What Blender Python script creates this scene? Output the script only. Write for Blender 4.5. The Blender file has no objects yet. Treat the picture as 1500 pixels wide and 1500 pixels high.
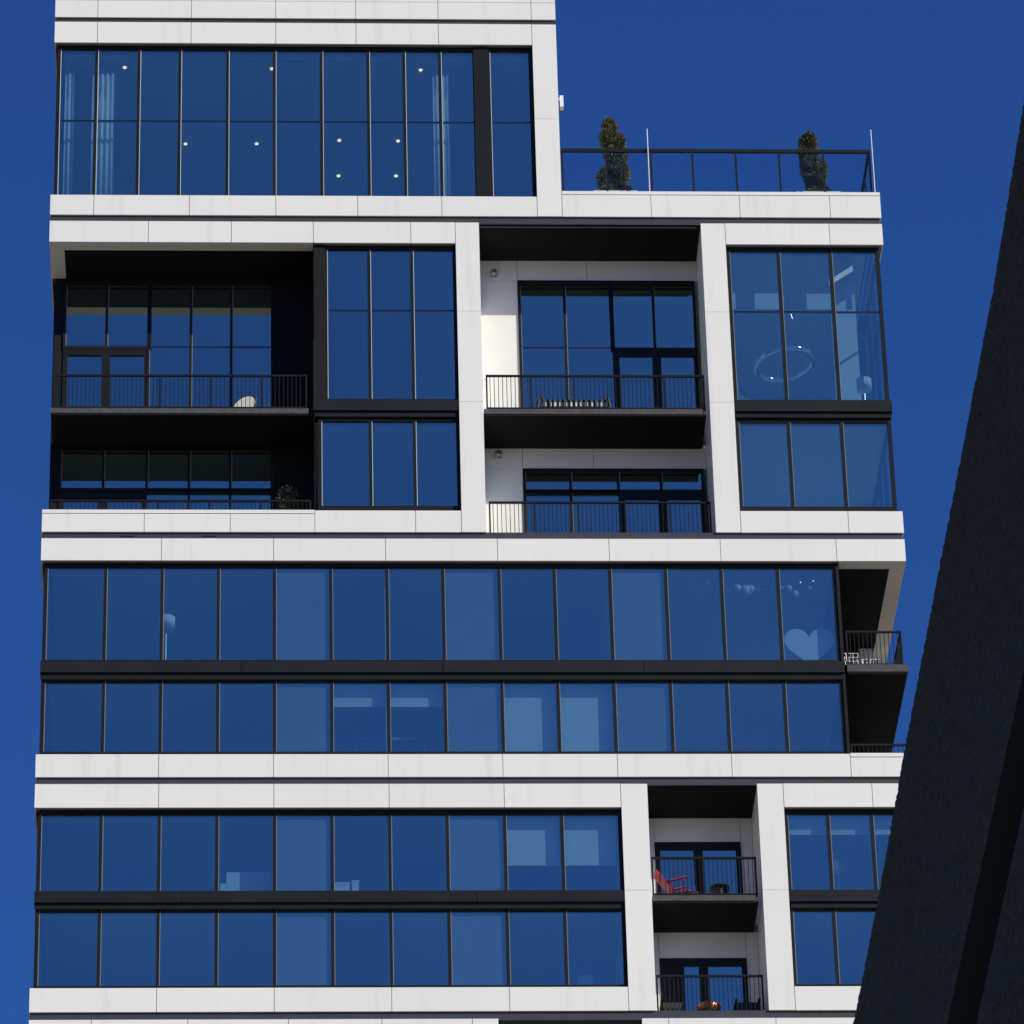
import bpy, math, random
from mathutils import Vector, Matrix
random.seed(7)
R = math.radians
scene = bpy.context.scene
col = scene.collection

# ------------------------------------------------------------------ camera
CAM_D = 125.1                                    # metres from the facade plane (Y = 0)
cam = bpy.data.cameras.new('camera'); camo = bpy.data.objects.new('camera', cam); col.objects.link(camo)
pitch, yaw, roll = R(31.829), R(3.1186), R(-1.5623)
fwd = Vector((math.sin(yaw)*math.cos(pitch), math.cos(yaw)*math.cos(pitch), math.sin(pitch)))
rt = Vector((math.cos(yaw), -math.sin(yaw), 0)); up = rt.cross(fwd)
r2 = rt*math.cos(roll) + up*math.sin(roll); u2 = up*math.cos(roll) - rt*math.sin(roll)
m = Matrix((r2, u2, -fwd)).transposed().to_4x4(); m.translation = Vector((0, -CAM_D, 0))
camo.matrix_world = m
cam.sensor_width = 36.0; cam.lens = 36.0*8000/1500; cam.clip_start = 0.5; cam.clip_end = 6000
scene.camera = camo
scene.render.resolution_x = 1024; scene.render.resolution_y = 1024

# ------------------------------------------------------------------ sky, sun, exposure
SUN = Vector((1.45, -1.0, 1.07)).normalized()    # direction towards the sun
world = bpy.data.worlds.new('World'); scene.world = world; world.use_nodes = True
nt = world.node_tree; nt.nodes.clear()
sky = nt.nodes.new('ShaderNodeTexSky'); sky.sky_type = 'NISHITA'; sky.sun_disc = False
sky.sun_elevation = math.asin(SUN.z); sky.sun_rotation = math.atan2(SUN.x, SUN.y)
sky.altitude = 100; sky.air_density = 1.0; sky.dust_density = 0.25; sky.ozone_density = 4.0
hsv = nt.nodes.new('ShaderNodeHueSaturation'); hsv.inputs['Saturation'].default_value = 1.16; hsv.inputs['Value'].default_value = 1.0
tnt = nt.nodes.new('ShaderNodeMix'); tnt.data_type = 'RGBA'; tnt.blend_type = 'MULTIPLY'; tnt.inputs['Factor'].default_value = 1.0
tnt.inputs['B'].default_value = (.61, .885, 1.50, 1)          # the deep polarised blue of the whole sky
bg = nt.nodes.new('ShaderNodeBackground'); bg.inputs['Strength'].default_value = 0.072
wo = nt.nodes.new('ShaderNodeOutputWorld')
nt.links.new(sky.outputs[0], hsv.inputs['Color']); nt.links.new(hsv.outputs[0], tnt.inputs['A']); nt.links.new(tnt.outputs['Result'], bg.inputs['Color']); nt.links.new(bg.outputs[0], wo.inputs[0])
sl = bpy.data.lights.new('sun', 'SUN'); sl.energy = 5.0; sl.angle = R(0.53); sl.color = (1.0, 0.945, 0.80)
so = bpy.data.objects.new('sun', sl); col.objects.link(so)
so.rotation_euler = (-SUN).to_track_quat('-Z', 'Y').to_euler(); so.location = (60, -60, 140)
scene.view_settings.view_transform = 'Standard'; scene.view_settings.look = 'None'
scene.view_settings.exposure = 0.0; scene.view_settings.gamma = 1.0
scene.view_settings.use_curve_mapping = False
scene.render.engine = 'CYCLES'
scene.cycles.max_bounces = 8; scene.cycles.transparent_max_bounces = 16

# ------------------------------------------------------------------ materials
def mat(name, color, rough=0.6, metal=0.0, emit=None, noise=None, bump=0.0, scale=8.0, var=0.0, spec=0.5):
    m = bpy.data.materials.new(name); m.use_nodes = True
    n = m.node_tree.nodes; l = m.node_tree.links; b = n['Principled BSDF']
    b.inputs['Base Color'].default_value = (*color, 1); b.inputs['Roughness'].default_value = rough
    b.inputs['Metallic'].default_value = metal; b.inputs['Specular IOR Level'].default_value = spec
    if emit:
        b.inputs['Emission Color'].default_value = (*emit[0], 1); b.inputs['Emission Strength'].default_value = emit[1]
    if noise or var:
        tc = n.new('ShaderNodeTexCoord'); nz = n.new('ShaderNodeTexNoise'); nz.inputs['Scale'].default_value = scale; nz.inputs['Detail'].default_value = 6
        l.new(tc.outputs['Object'], nz.inputs['Vector'])
        mx = n.new('ShaderNodeMix'); mx.data_type = 'RGBA'
        c2 = noise if noise else color
        mx.inputs['A'].default_value = (*color, 1); mx.inputs['B'].default_value = (*c2, 1)
        rmp = n.new('ShaderNodeMapRange'); rmp.inputs['From Min'].default_value = .35; rmp.inputs['From Max'].default_value = .68
        l.new(nz.outputs['Fac'], rmp.inputs['Value']); l.new(rmp.outputs[0], mx.inputs['Factor'])
        out = mx.outputs['Result']
        if var:
            oi = n.new('ShaderNodeObjectInfo'); mr = n.new('ShaderNodeMapRange'); mr.inputs['To Min'].default_value = 1-var; mr.inputs['To Max'].default_value = 1+var
            l.new(oi.outputs['Random'], mr.inputs['Value'])
            hs = n.new('ShaderNodeHueSaturation'); l.new(mr.outputs[0], hs.inputs['Value']); l.new(out, hs.inputs['Color']); out = hs.outputs[0]
        l.new(out, b.inputs['Base Color'])
        if bump:
            bp = n.new('ShaderNodeBump'); bp.inputs['Strength'].default_value = bump; bp.inputs['Distance'].default_value = .02
            l.new(nz.outputs['Fac'], bp.inputs['Height']); l.new(bp.outputs[0], b.inputs['Normal'])
    return m

def panel_material():
    # off-white coated panels: broad tone drift, faint vertical run-off streaks, a tone of its own per panel
    m = bpy.data.materials.new('white_panel'); m.use_nodes = True
    n = m.node_tree.nodes; l = m.node_tree.links; b = n['Principled BSDF']
    b.inputs['Roughness'].default_value = 0.42
    geo = n.new('ShaderNodeNewGeometry')
    mp = n.new('ShaderNodeMapping'); mp.inputs['Scale'].default_value = (3.2, 3.2, 0.22); l.new(geo.outputs['Position'], mp.inputs['Vector'])
    st = n.new('ShaderNodeTexNoise'); st.inputs['Scale'].default_value = 1.0; st.inputs['Detail'].default_value = 5; l.new(mp.outputs[0], st.inputs['Vector'])
    rs = n.new('ShaderNodeMapRange'); rs.inputs['From Min'].default_value = .56; rs.inputs['From Max'].default_value = .78; l.new(st.outputs['Fac'], rs.inputs['Value'])
    br = n.new('ShaderNodeTexNoise'); br.inputs['Scale'].default_value = 0.5; br.inputs['Detail'].default_value = 3; l.new(geo.outputs['Position'], br.inputs['Vector'])
    mx = n.new('ShaderNodeMix'); mx.data_type = 'RGBA'; mx.inputs['A'].default_value = (.815, .793, .740, 1); mx.inputs['B'].default_value = (.715, .695, .655, 1)
    l.new(rs.outputs[0], mx.inputs['Factor'])
    oi = n.new('ShaderNodeObjectInfo')
    ad = n.new('ShaderNodeMath'); ad.operation = 'MULTIPLY_ADD'; ad.inputs[1].default_value = .035; ad.inputs[2].default_value = .955; l.new(oi.outputs['Random'], ad.inputs[0])
    a2 = n.new('ShaderNodeMath'); a2.operation = 'MULTIPLY_ADD'; a2.inputs[1].default_value = .06; l.new(br.outputs['Fac'], a2.inputs[0]); l.new(ad.outputs[0], a2.inputs[2])
    hs = n.new('ShaderNodeHueSaturation'); l.new(a2.outputs[0], hs.inputs['Value']); l.new(mx.outputs['Result'], hs.inputs['Color'])
    l.new(hs.outputs[0], b.inputs['Base Color'])
    return m

def glass_material(name, refl, tint, gloss):
    # coated solar glass: part mirror, part tinted see-through
    m = bpy.data.materials.new(name); m.use_nodes = True
    n = m.node_tree.nodes; l = m.node_tree.links; n.clear()
    o = n.new('ShaderNodeOutputMaterial'); mix = n.new('ShaderNodeMixShader')
    t = n.new('ShaderNodeBsdfTransparent'); t.inputs['Color'].default_value = (*tint, 1)
    g = n.new('ShaderNodeBsdfGlossy'); g.inputs['Roughness'].default_value = 0.0; g.inputs['Color'].default_value = (*gloss, 1)
    oi = n.new('ShaderNodeObjectInfo'); mr = n.new('ShaderNodeMapRange'); mr.inputs['To Min'].default_value = refl*.95; mr.inputs['To Max'].default_value = refl*1.06
    l.new(oi.outputs['Random'], mr.inputs['Value']); l.new(mr.outputs[0], mix.inputs['Fac'])
    l.new(t.outputs[0], mix.inputs[1]); l.new(g.outputs[0], mix.inputs[2]); l.new(mix.outputs[0], o.inputs['Surface'])
    return m

M = dict(
    panel=panel_material(),
    backing=mat('joint_backing', (.22, .22, .22), .8),
    channel=mat('channel_metal', (.039, .042, .048), .5, noise=(.033, .035, .040), scale=2.0),
    frame=mat('black_frame', (.008, .0085, .0095), .5, noise=(.011, .011, .012), scale=3.0, spec=.2),
    trim_dim=mat('edge_trim', (.20, .20, .195), .5),
    trim_glint=mat('edge_trim_glint', (.55, .55, .55), .45),  # same edge trim, with its stronger sun glint put into a lighter colour
    spandrel=mat('spandrel_metal', (.010, .011, .013), .5, noise=(.014, .0145, .016), scale=1.2, var=.12, spec=.2),
    soffit=mat('black_soffit', (.008, .008, .009), .7, noise=(.006, .006, .007), scale=2.0, spec=.2),
    dark=mat('dark_cladding', (.007, .007, .008), .7, noise=(.009, .009, .010), scale=2.5, spec=.2),
    render_=mat('white_render', (.74, .73, .70), .7, noise=(.71, .70, .67), scale=1.6),
    slab=mat('slab_concrete', (.070, .070, .072), .8, noise=(.045, .045, .046), scale=7, bump=.2),
    rail=mat('rail_metal', (.009, .009, .010), .5, spec=.2),
    glass=glass_material('window_glass', .325, (.71, .86, .94), (1.0, 1.0, .86)),
    rglass=glass_material('railing_glass', .018, (.92, .95, .97), (.9, .95, 1)),
    interior=mat('interior_plaster', (.66, .65, .63), .85, noise=(.60, .59, .57), scale=1.2),
    ceiling=mat('interior_ceiling', (.70, .70, .69), .85, var=.15),
    bounce_floor=mat('bounce_floor', (.72, .70, .67), .6),  # unseen floor, made pale to bounce light up into the corner rooms
    floor=mat('interior_floor', (.42, .36, .29), .5, noise=(.48, .41, .33), scale=3),
    column=mat('column_casing', (.24, .245, .25), .7, noise=(.22, .225, .23), scale=1.0),
    blind=mat('blind_fabric', (.74, .74, .71), .9, noise=(.70, .70, .68), scale=12),
    curtain=mat('curtain_fabric', (.70, .72, .72), .9),
    pole=mat('pole_grey', (.50, .50, .50), .5),
    white=mat('white_paint', (.78, .78, .77), .5),
    cream=mat('lamp_shade_fabric', (.80, .78, .72), .9),
    steel=mat('brushed_steel', (.55, .55, .55), .3, metal=.9),
    chrome=mat('polished_ring', (.85, .85, .85), .12, metal=1.0),
    lamp=mat('warm_lamp', (1, .9, .7), .5, emit=((1.0, .70, .30), 3.2)),
    spark=mat('fairy_bulb', (1, 1, 1), .5, emit=((1.0, .95, .9), 6.0)),
    heart=mat('pale_board', (.74, .77, .80), .6),
    pink=mat('pink_balloon', (.85, .20, .40), .25), lilac=mat('lilac_balloon', (.62, .52, .68), .25), pearl=mat('pearl_balloon', (.75, .74, .76), .2),
    red=mat('red_paint', (.40, .010, .022), .5, noise=(.34, .008, .018), scale=20),
    black=mat('black_wicker', (.012, .011, .011), .6, noise=(.022, .020, .018), scale=60),
    grey=mat('grey_fabric', (.30, .29, .28), .9, noise=(.25, .24, .24), scale=30),
    copper=mat('copper_bowl', (.42, .16, .06), .35, metal=.8, noise=(.25, .09, .04), scale=14),
    terracotta=mat('dark_pot', (.05, .045, .04), .7),
    planter=mat('planter_stone', (.62, .60, .56), .8, noise=(.52, .50, .46), scale=9),
    bark=mat('bark', (.07, .05, .035), .9, noise=(.04, .03, .02), scale=20),
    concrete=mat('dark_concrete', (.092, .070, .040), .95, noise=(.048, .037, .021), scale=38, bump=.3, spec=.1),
    groove=mat('groove_shade_concrete', (.040, .032, .022), .95, spec=.1),  # the pier's concrete, with the shade of the deep groove put into the colour
    ground=mat('city_ground', (.23, .195, .15), .9, noise=(.17, .145, .11), scale=.05),
)
def leaf_material(name, a, b_):
    m = mat(name, a, .6, noise=b_, scale=7.0); return m
M['leaf'] = leaf_material('conifer_leaf', (.055, .066, .020), (.105, .108, .034))
M['leaf2'] = leaf_material('plant_leaf', (.045, .085, .03), (.08, .13, .05))

def striped_material():
    m = bpy.data.materials.new('striped_fabric'); m.use_nodes = True
    n = m.node_tree.nodes; l = m.node_tree.links; b = n['Principled BSDF']; b.inputs['Roughness'].default_value = .9
    tc = n.new('ShaderNodeTexCoord'); sx = n.new('ShaderNodeSeparateXYZ'); l.new(tc.outputs['Object'], sx.inputs[0])
    mu = n.new('ShaderNodeMath'); mu.operation = 'MULTIPLY'; mu.inputs[1].default_value = 7.0; l.new(sx.outputs['X'], mu.inputs[0])
    fr = n.new('ShaderNodeMath'); fr.operation = 'FRACT'; l.new(mu.outputs[0], fr.inputs[0])
    gt = n.new('ShaderNodeMath'); gt.operation = 'GREATER_THAN'; gt.inputs[1].default_value = .52; l.new(fr.outputs[0], gt.inputs[0])
    mx = n.new('ShaderNodeMix'); mx.data_type = 'RGBA'; mx.inputs['A'].default_value = (.62, .60, .55, 1); mx.inputs['B'].default_value = (.015, .015, .016, 1)
    l.new(gt.outputs[0], mx.inputs['Factor']); l.new(mx.outputs['Result'], b.inputs['Base Color']); return m
M['stripe'] = striped_material()

# ------------------------------------------------------------------ mesh helpers
class MB:
    """collects shapes; build() links them as ONE mesh object"""
    def __init__(s): s.v = []; s.f = []; s.mi = []
    def box(s, x0, x1, y0, y1, z0, z1, mi=0):
        b = len(s.v)
        s.v += [(x0,y0,z0),(x1,y0,z0),(x1,y1,z0),(x0,y1,z0),(x0,y0,z1),(x1,y0,z1),(x1,y1,z1),(x0,y1,z1)]
        s.f += [tuple(b+i for i in q) for q in ((0,3,2,1),(4,5,6,7),(0,1,5,4),(1,2,6,5),(2,3,7,6),(3,0,4,7))]; s.mi += [mi]*6; return s
    def bar(s, p, q, w, h=None, mi=0):
        p, q = Vector(p), Vector(q); d = (q-p).normalized(); h = h or w
        a = d.cross(Vector((0,0,1)));  a = a if a.length > 1e-4 else Vector((1,0,0)); a.normalize(); c = d.cross(a).normalized()
        b = len(s.v)
        for e in (p, q):
            for i, j in ((-1,-1),(1,-1),(1,1),(-1,1)): s.v.append(tuple(e + a*(i*w/2) + c*(j*h/2)))
        s.f += [tuple(b+i for i in t) for t in ((0,3,2,1),(4,5,6,7),(0,1,5,4),(1,2,6,5),(2,3,7,6),(3,0,4,7))]; s.mi += [mi]*6; return s
    def tube(s, pts, r, n=8, closed=False, mi=0):
        pts = [Vector(p) for p in pts]; N = len(pts); rings = []
        for i, p in enumerate(pts):
            a = pts[i-1] if (i or closed) else p; c = pts[(i+1) % N] if (i < N-1 or closed) else p
            d = (c-a).normalized(); u = d.cross(Vector((0,0,1))); u = u if u.length > 1e-3 else Vector((1,0,0)); u.normalize(); w = d.cross(u).normalized()
            rr = r[i] if isinstance(r, (list, tuple)) else r; b = len(s.v); rings.append(b)
            for k in range(n):
                t = 2*math.pi*k/n; s.v.append(tuple(p + (u*math.cos(t) + w*math.sin(t))*rr))
        for i in range(N if closed else N-1):
            a, c = rings[i], rings[(i+1) % N]
            for k in range(n):
                s.f.append((a+k, a+(k+1) % n, c+(k+1) % n, c+k)); s.mi.append(mi)
        if not closed:
            s.f.append(tuple(rings[0]+k for k in reversed(range(n)))); s.f.append(tuple(rings[-1]+k for k in range(n))); s.mi += [mi]*2
        return s
    def lathe(s, prof, cx, cy, n=16, mi=0):
        rings = []
        for r, z in prof:
            b = len(s.v); rings.append(b)
            for k in range(n): t = 2*math.pi*k/n; s.v.append((cx+r*math.cos(t), cy+r*math.sin(t), z))
        for a, c in zip(rings, rings[1:]):
            for k in range(n): s.f.append((a+k, a+(k+1) % n, c+(k+1) % n, c+k)); s.mi.append(mi)
        s.f.append(tuple(rings[0]+k for k in reversed(range(n)))); s.f.append(tuple(rings[-1]+k for k in range(n))); s.mi += [mi]*2
        return s
    def build(s, name, mats, parent=None, smooth=False):
        me = bpy.data.meshes.new(name); me.from_pydata(s.v, [], s.f)
        for mm in (mats if isinstance(mats, (list, tuple)) else [mats]): me.materials.append(mm)
        me.polygons.foreach_set('material_index', s.mi)
        if smooth: me.polygons.foreach_set('use_smooth', [True]*len(me.polygons))
        me.update()
        o = bpy.data.objects.new(name, me); col.objects.link(o)
        if parent: o.parent = parent; o.matrix_parent_inverse = parent.matrix_world.inverted() if False else Matrix()
        return o
def box(name, x0, x1, y0, y1, z0, z1, m, parent=None): return MB().box(x0,x1,y0,y1,z0,z1).build(name, m, parent)
def tag(o, label, cat, group=None):
    o['label'] = label; o['category'] = cat
    if group: o['group'] = group
    return o
def empty(name, label=None, cat=None, group=None):
    o = bpy.data.objects.new(name, None); col.objects.link(o); o.empty_display_size = .3
    if label: tag(o, label, cat, group)
    return o

# ------------------------------------------------------------------ ground
g = MB(); g.v = [(-3000,-3000,-1.6),(3000,-3000,-1.6),(3000,3000,-1.6),(-3000,3000,-1.6)]; g.f = [(0,1,2,3)]; g.mi = [0]
go = g.build('ground', M['ground']); go['kind'] = 'structure'

# ------------------------------------------------------------------ the tower
tower = empty('apartment_tower', 'white panelled apartment tower with ribbon windows and recessed balconies', 'building')
XL, XR = -5.84, 17.41
GAP = .0075

# -- white cladding bands: a dark backing part, every panel its own sub-part
def band(x_edges, z0, z1, cap=None, y0=0.0, back=.30):
    b = box('cladding_backing', x_edges[0]+.02, x_edges[-1]-.02, .045, back, z0+.012, z1-.012, M['backing'], tower)
    for a, c in zip(x_edges, x_edges[1:]):
        top = z1
        if cap and a >= cap[0]-.05 and c <= cap[1]+.05: top = z1-.125
        box('panel', a+GAP, c-GAP, y0, .044, z0, top, M['panel'], b)
    if cap:
        box('coping', cap[0]+GAP, cap[1]-GAP, -.012, .34, z1-.108, z1, M['panel'], b)
    return b
def pier(x0, x1, z_edges, depth=1.78, side=None):
    b = box('pier_backing', x0+.025, x1-.025, .045, .32, z_edges[0]+.012, z_edges[-1]-.012, M['backing'], tower)
    for a, c in zip(z_edges, z_edges[1:]):
        box('panel', x0+GAP, x1-GAP, 0, .044, a+GAP*.7, c-GAP*.7, M['panel'], b)
        if side == 'right':   box('return_panel', x1-.024, x1-.004, .046, depth, a+GAP*.7, c-GAP*.7, M['panel'], b)
        elif side == 'left':  box('return_panel', x0+.004, x0+.024, .046, depth, a+GAP*.7, c-GAP*.7, M['panel'], b)
    return b
def channel(x0, x1, z0, z1):
    return box('shadow_channel', x0+.06, x1-.06, .052, .32, z0-.02, z1+.02, M['channel'], tower)

# top block
band([XL, -4.62, -1.96, .45, 2.735, 5.085, 7.755, 8.455], 94.97, 95.75)
band([XL, -4.62, -1.96, .45, 2.735, 5.085, 7.755, 8.455], 94.36, 94.955)
channel(XL, 8.455, 94.19, 94.36)
band([XL, -4.62, -1.96, .45, 2.735, 5.085, 7.755], 93.46, 94.19)
pier(7.755, 8.455, [87.50, 90.86, 94.19], depth=6, side='right')
band([XL, -4.62, -1.96, .45, 2.735, 5.085, 7.755], 87.50, 88.17)
band([8.455, 10.95, 13.44, 15.98, 17.415], 87.50, 88.235+.125, cap=(8.455, 17.415))
channel(XL, XR, 87.285, 87.50)
# middle block
band([XL, -3.09, -.79, 1.49, 4.205, 5.445], 86.58, 87.285)
pier(5.445, 6.115, [77.13, 81.32, 84.30, 87.285], side='right')
pier(12.31, 12.995, [77.13, 81.32, 84.30, 87.285], side='left')
band([12.995, 15.92, 17.415], 86.58, 87.285)
band([XL, -3.09, -.78, 1.495], 77.13, 77.82, cap=(XL, 1.495))
band([1.495, 4.21, 5.445], 77.13, 77.81)
band([12.995, 15.92, 17.415], 77.13, 77.81)
channel(XL, XR, 76.92, 77.13)
# ribbon block
band([XL, -2.62, .385, 3.39, 6.40, 9.405, 12.41, 15.545, 17.415], 76.23, 76.92)
band([XL, -2.62, .38, 3.385, 6.395, 9.41, 12.42, 15.56], 69.60, 70.28)
band([15.56, 17.415], 69.60, 70.30, cap=(15.56, 17.415))
channel(XL, XR, 69.39, 69.60)
# lower block
band([XL, -2.61, .39, 3.40, 6.41, 9.465], 68.69, 69.39)
pier(9.465, 10.175, [62.76, 66.24, 69.39], side='right')
pier(13.05, 13.74, [62.76, 66.24, 69.39], side='left')
band([13.74, 16.08, 17.415], 68.69, 69.39)
band([XL, -2.60, .40, 3.40, 6.415, 9.465], 62.76, 63.44)
band([13.74, 16.08, 17.415], 62.76, 63.44)
channel(XL, XR, 62.54, 62.76)
band([XL, -4.25, -1.80, .76, 3.14, 5.45, 6.12], 61.85, 62.54)
band([9.78, 10.47, 13.22, 15.6, 17.415], 61.85, 62.54)
# storeys below the picture, down to the street
for zt in (55.9, 48.4, 41.5, 34.0, 27.0, 19.5, 12.5, 5.5):
    band([XL, -.02, 5.8, 11.6, 17.415], zt, zt+.7)
box('lower_wall', XL+.12, XR-.12, .33, 12, -1.6, 61.8, M['spandrel'], tower)

# -- side walls, roof, core
box('side_wall', XL+.10, XL+.24, .36, 12, 61.8, 77.6, M['dark'], tower)
box('side_wall', XL+.10, XL+.24, 1.84, 12, 77.6, 87.3, M['dark'], tower)
box('side_wall', XL+.10, XL+.24, .36, 12, 87.3, 95.6, M['dark'], tower)
for z0, z1 in ((94.36, 95.75), (93.46, 94.19), (87.50, 88.17), (86.58, 87.285), (77.13, 77.82), (76.23, 76.92), (69.60, 70.30), (68.69, 69.39), (62.76, 63.44)):
    box('side_panel', XL+.004, XL+.04, .05, 12, z0, z1, M['panel'], tower)
    if z1 < 88.3: box('side_panel', XR-.04, XR-.004, .05, 12, z0, z1, M['panel'], tower)
box('side_wall', 8.30, 8.425, 2.2, 12, 88.3, 95.6, M['panel'], tower)
box('side_wall', 17.20, 17.30, 4.4, 12, 77.13, 87.3, M['dark'], tower)
box('side_wall', 17.20, 17.30, .40, 12, 62.5, 69.6, M['dark'], tower)
box('core_wall', XL+.3, XR-.3, 9.0, 9.2, 61.8, 87.4, M['interior'], tower)
box('core_wall', XL+.3, 8.2, 9.0, 9.2, 87.4, 95.5, M['interior'], tower)
box('rear_wall', XL+.05, XR-.05, 12.0, 12.3, -1.6, 87.5, M['panel'], tower)
box('roof_slab', XL+.06, 8.40, .34, 12, 95.3, 95.6, M['slab'], tower)

# -- floor slabs (ceiling face below, floor above)
def slab(x0, x1, y0, y1, ztop, th=.30, fm='floor'):
    b = MB().box(x0, x1, y0, y1, ztop-.05, ztop); o = b.build('floor_slab', M[fm], tower)
    box('ceiling', x0, x1, y0, y1, ztop-th, ztop-.052, M['ceiling'], o); return o
slab(XL+.26, 8.28, .42, 9, 93.55, .35)                 # ceiling of the top storey
slab(XL+.26, XR-.3, .36, 9, 87.50, .22)
slab(XL+.26, 1.45, 1.95, 9, 81.15); slab(1.50, 5.40, .42, 9, 81.15); slab(5.42, 12.98, 1.95, 9, 81.15); slab(13.02, 17.19, .42, 9, 81.15, fm='bounce_floor')
box('bounce_sheet', 13.08, 17.18, .42, 6, 77.104, 77.12, M['bounce_floor'], tower); box('room_wall', 13.08, 17.18, 5.2, 5.3, 77.12, 80.84, M['white'], tower)  # unseen pale floor sheet, added to bounce light onto the ceiling
slab(XL+.26, XR-.3, .36, 9, 77.10, .50)
slab(XL+.26, 15.50, .42, 9, 73.05)
slab(XL+.26, XR-.3, .36, 9, 69.58, .22)
slab(XL+.26, 9.44, .42, 9, 66.16); slab(9.5, 13.7, 1.95, 9, 66.16); slab(13.76, 17.15, .42, 9, 66.16)
slab(XL+.26, XR-.3, .36, 9, 62.74, .50)
# partitions between flats
for x, z0, z1, y0 in ((1.47, 77.1, 86.9, 1.9), (5.43, 77.1, 86.9, .45), (13.0, 77.1, 86.9, 1.9), (3.42, 73.05, 76.6, .5), (9.42, 73.05, 76.6, .5), (3.42, 69.6, 72.7, .5), (9.42, 69.6, 72.7, .5),
                      (3.42, 66.2, 69.0, .5), (3.42, 62.8, 65.8, .5), (9.46, 62.8, 69.0, .5), (13.74, 62.8, 69.0, .5), (6.3, 88.2, 93.2, .5)):
    box('partition_wall', x-.06, x+.06, y0, 9, z0, z1, M['interior'], tower)

# -- windows: a frame part with panes and mullions below it
def glazing(xs, z0, z1, yg=.20, name='window', mw=.085, head=.12, sill=.16, jamb=.09, transoms=(), trim=True, tm='trim_dim', columns=(), deep=.20, skip=(), proud=.045):
    f = MB()
    f.box(xs[0]-jamb, xs[-1]+jamb, yg-.05, yg+.16, z1-head, z1)
    f.box(xs[0]-jamb, xs[-1]+jamb, yg-.05, yg+.16, z0, z0+sill)
    f.box(xs[0]-jamb, xs[0]+.01, yg-.055, yg+.20, z0+.002, z1-.002); f.box(xs[-1]-.01, xs[-1]+jamb, yg-.055, yg+.20, z0+.002, z1-.002)
    fo = f.build('window_frame', M['frame'], tower)
    for x in xs[1:-1]:
        if x in skip: continue
        mm = MB().box(x-mw/2, x+mw/2, yg-proud, yg+deep, z0+.004, z1-.004)
        mo = mm.build('mullion', M['frame'], fo)
    if trim:
        for x in list(xs[:-1]):
            off = mw/2 if x != xs[0] else .012
            box('edge_trim', x+off, x+off+.016, yg-.035, yg-.004, z0+sill+.002, z1-head-.002, M[tm], fo)
    zz = [z0+sill] + list(transoms) + [z1-head]
    for t in transoms:
        box('transom', xs[0]+.012, xs[-1]-.012, yg-.008, yg+.07, t-.013, t+.013, M['frame'], fo)
    for i, (a, c) in enumerate(zip(xs, xs[1:])):
        for k, (p, q) in enumerate(zip(zz, zz[1:])):
            pn = box('pane', a+.012, c-.012, yg, yg+.012, p+.0015, q-.0015, M['glass'], fo)
            pn.rotation_euler = (0, 0, 0)
        if i in columns:
            box('column_casing', a+.03, c-.03, yg+.03, yg+.28, z0+.03, z1-.03, M['column'], fo)
    return fo
def spandrel(x0, x1, zt, zm, zb):
    o = MB().box(x0, x1, .02, .40, zm, zt).build('spandrel', M['spandrel'], tower)
    box('spandrel_lip', x0+.03, x1-.03, .08, .40, zb, zm-.002, M['spandrel'], o)
    for x in [x0 + (x1-x0)*k for k in (.25, .5, .75)] if x1-x0 > 8 else []:
        box('cover_strip', x-.012, x+.012, .012, .02, zm+.01, zt-.01, M['frame'], o)
# top storey
glazing([-5.66, -4.63, -3.43, -2.27, -.92, .41, 1.74, 3.07, 4.09, 5.11, 6.06], 87.98, 93.46, transoms=(90.87,), sill=.28, tm='trim_glint')
box('window_post', 6.07, 6.50, .10, .42, 87.9, 93.44, M['frame'], tower)
glazing([6.53, 7.66], 87.98, 93.46, transoms=(90.87,), sill=.28, tm='trim_glint')
# middle block, three-light bays
box('window_post', 1.50, 1.80, .10, .44, 81.40, 86.57, M['dark'], tower)
glazing([1.86, 3.03, 4.22, 5.37], 81.30, 86.58, transoms=(84.45,), sill=.20, tm='trim_glint')
glazing([1.68, 3.02, 4.22, 5.37], 77.70, 80.90, sill=.35, tm='trim_glint')
spandrel(1.47, 5.43, 81.40, 81.05, 80.88)
glazing([13.09, 14.465, 15.92, 17.20], 81.30, 86.58, transoms=(84.45,), sill=.20)
glazing([13.09, 14.465, 15.92, 17.20], 77.70, 80.90, sill=.35)
spandrel(13.0, 17.33, 81.40, 81.05, 80.88)
def side_glazing(z0, z1, transoms=()):
    f = MB(); f.box(17.20, 17.30, .42, 4.4, z1-.12, z1); f.box(17.20, 17.30, .42, 4.4, z0, z0+.16)
    for y in (1.7, 3.0, 4.33): f.box(17.19, 17.31, y-.04, y+.04, z0+.16, z1-.12)
    for t in transoms: f.box(17.21, 17.29, .42, 4.3, t-.022, t+.022)
    fo = f.build('side_window_frame', M['frame'], tower)
    for a, c in ((.44, 1.66), (1.74, 2.96), (3.04, 4.29)): box('pane', 17.244, 17.256, a, c, z0+.16, z1-.12, M['glass'], fo)
side_glazing(81.30, 86.58, (84.45,)); side_glazing(77.70, 80.90)
# ribbon block
RX = [-5.66, -4.105, -2.595, -1.09, .41, 1.915, 3.42, 4.92, 6.43, 7.915, 9.41, 10.91, 12.41, 13.935, 15.42]
glazing(RX, 73.05, 76.23, columns=(4, 7, 10), sill=.18)
glazing(RX, 70.18, 72.72, columns=(4, 7, 10), sill=.26, head=.06)
spandrel(XL+.06, 15.56, 73.12, 72.78, 72.60)
box('window_post', 15.50, 15.58, .10, .44, 70.2, 76.2, M['spandrel'], tower)
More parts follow.
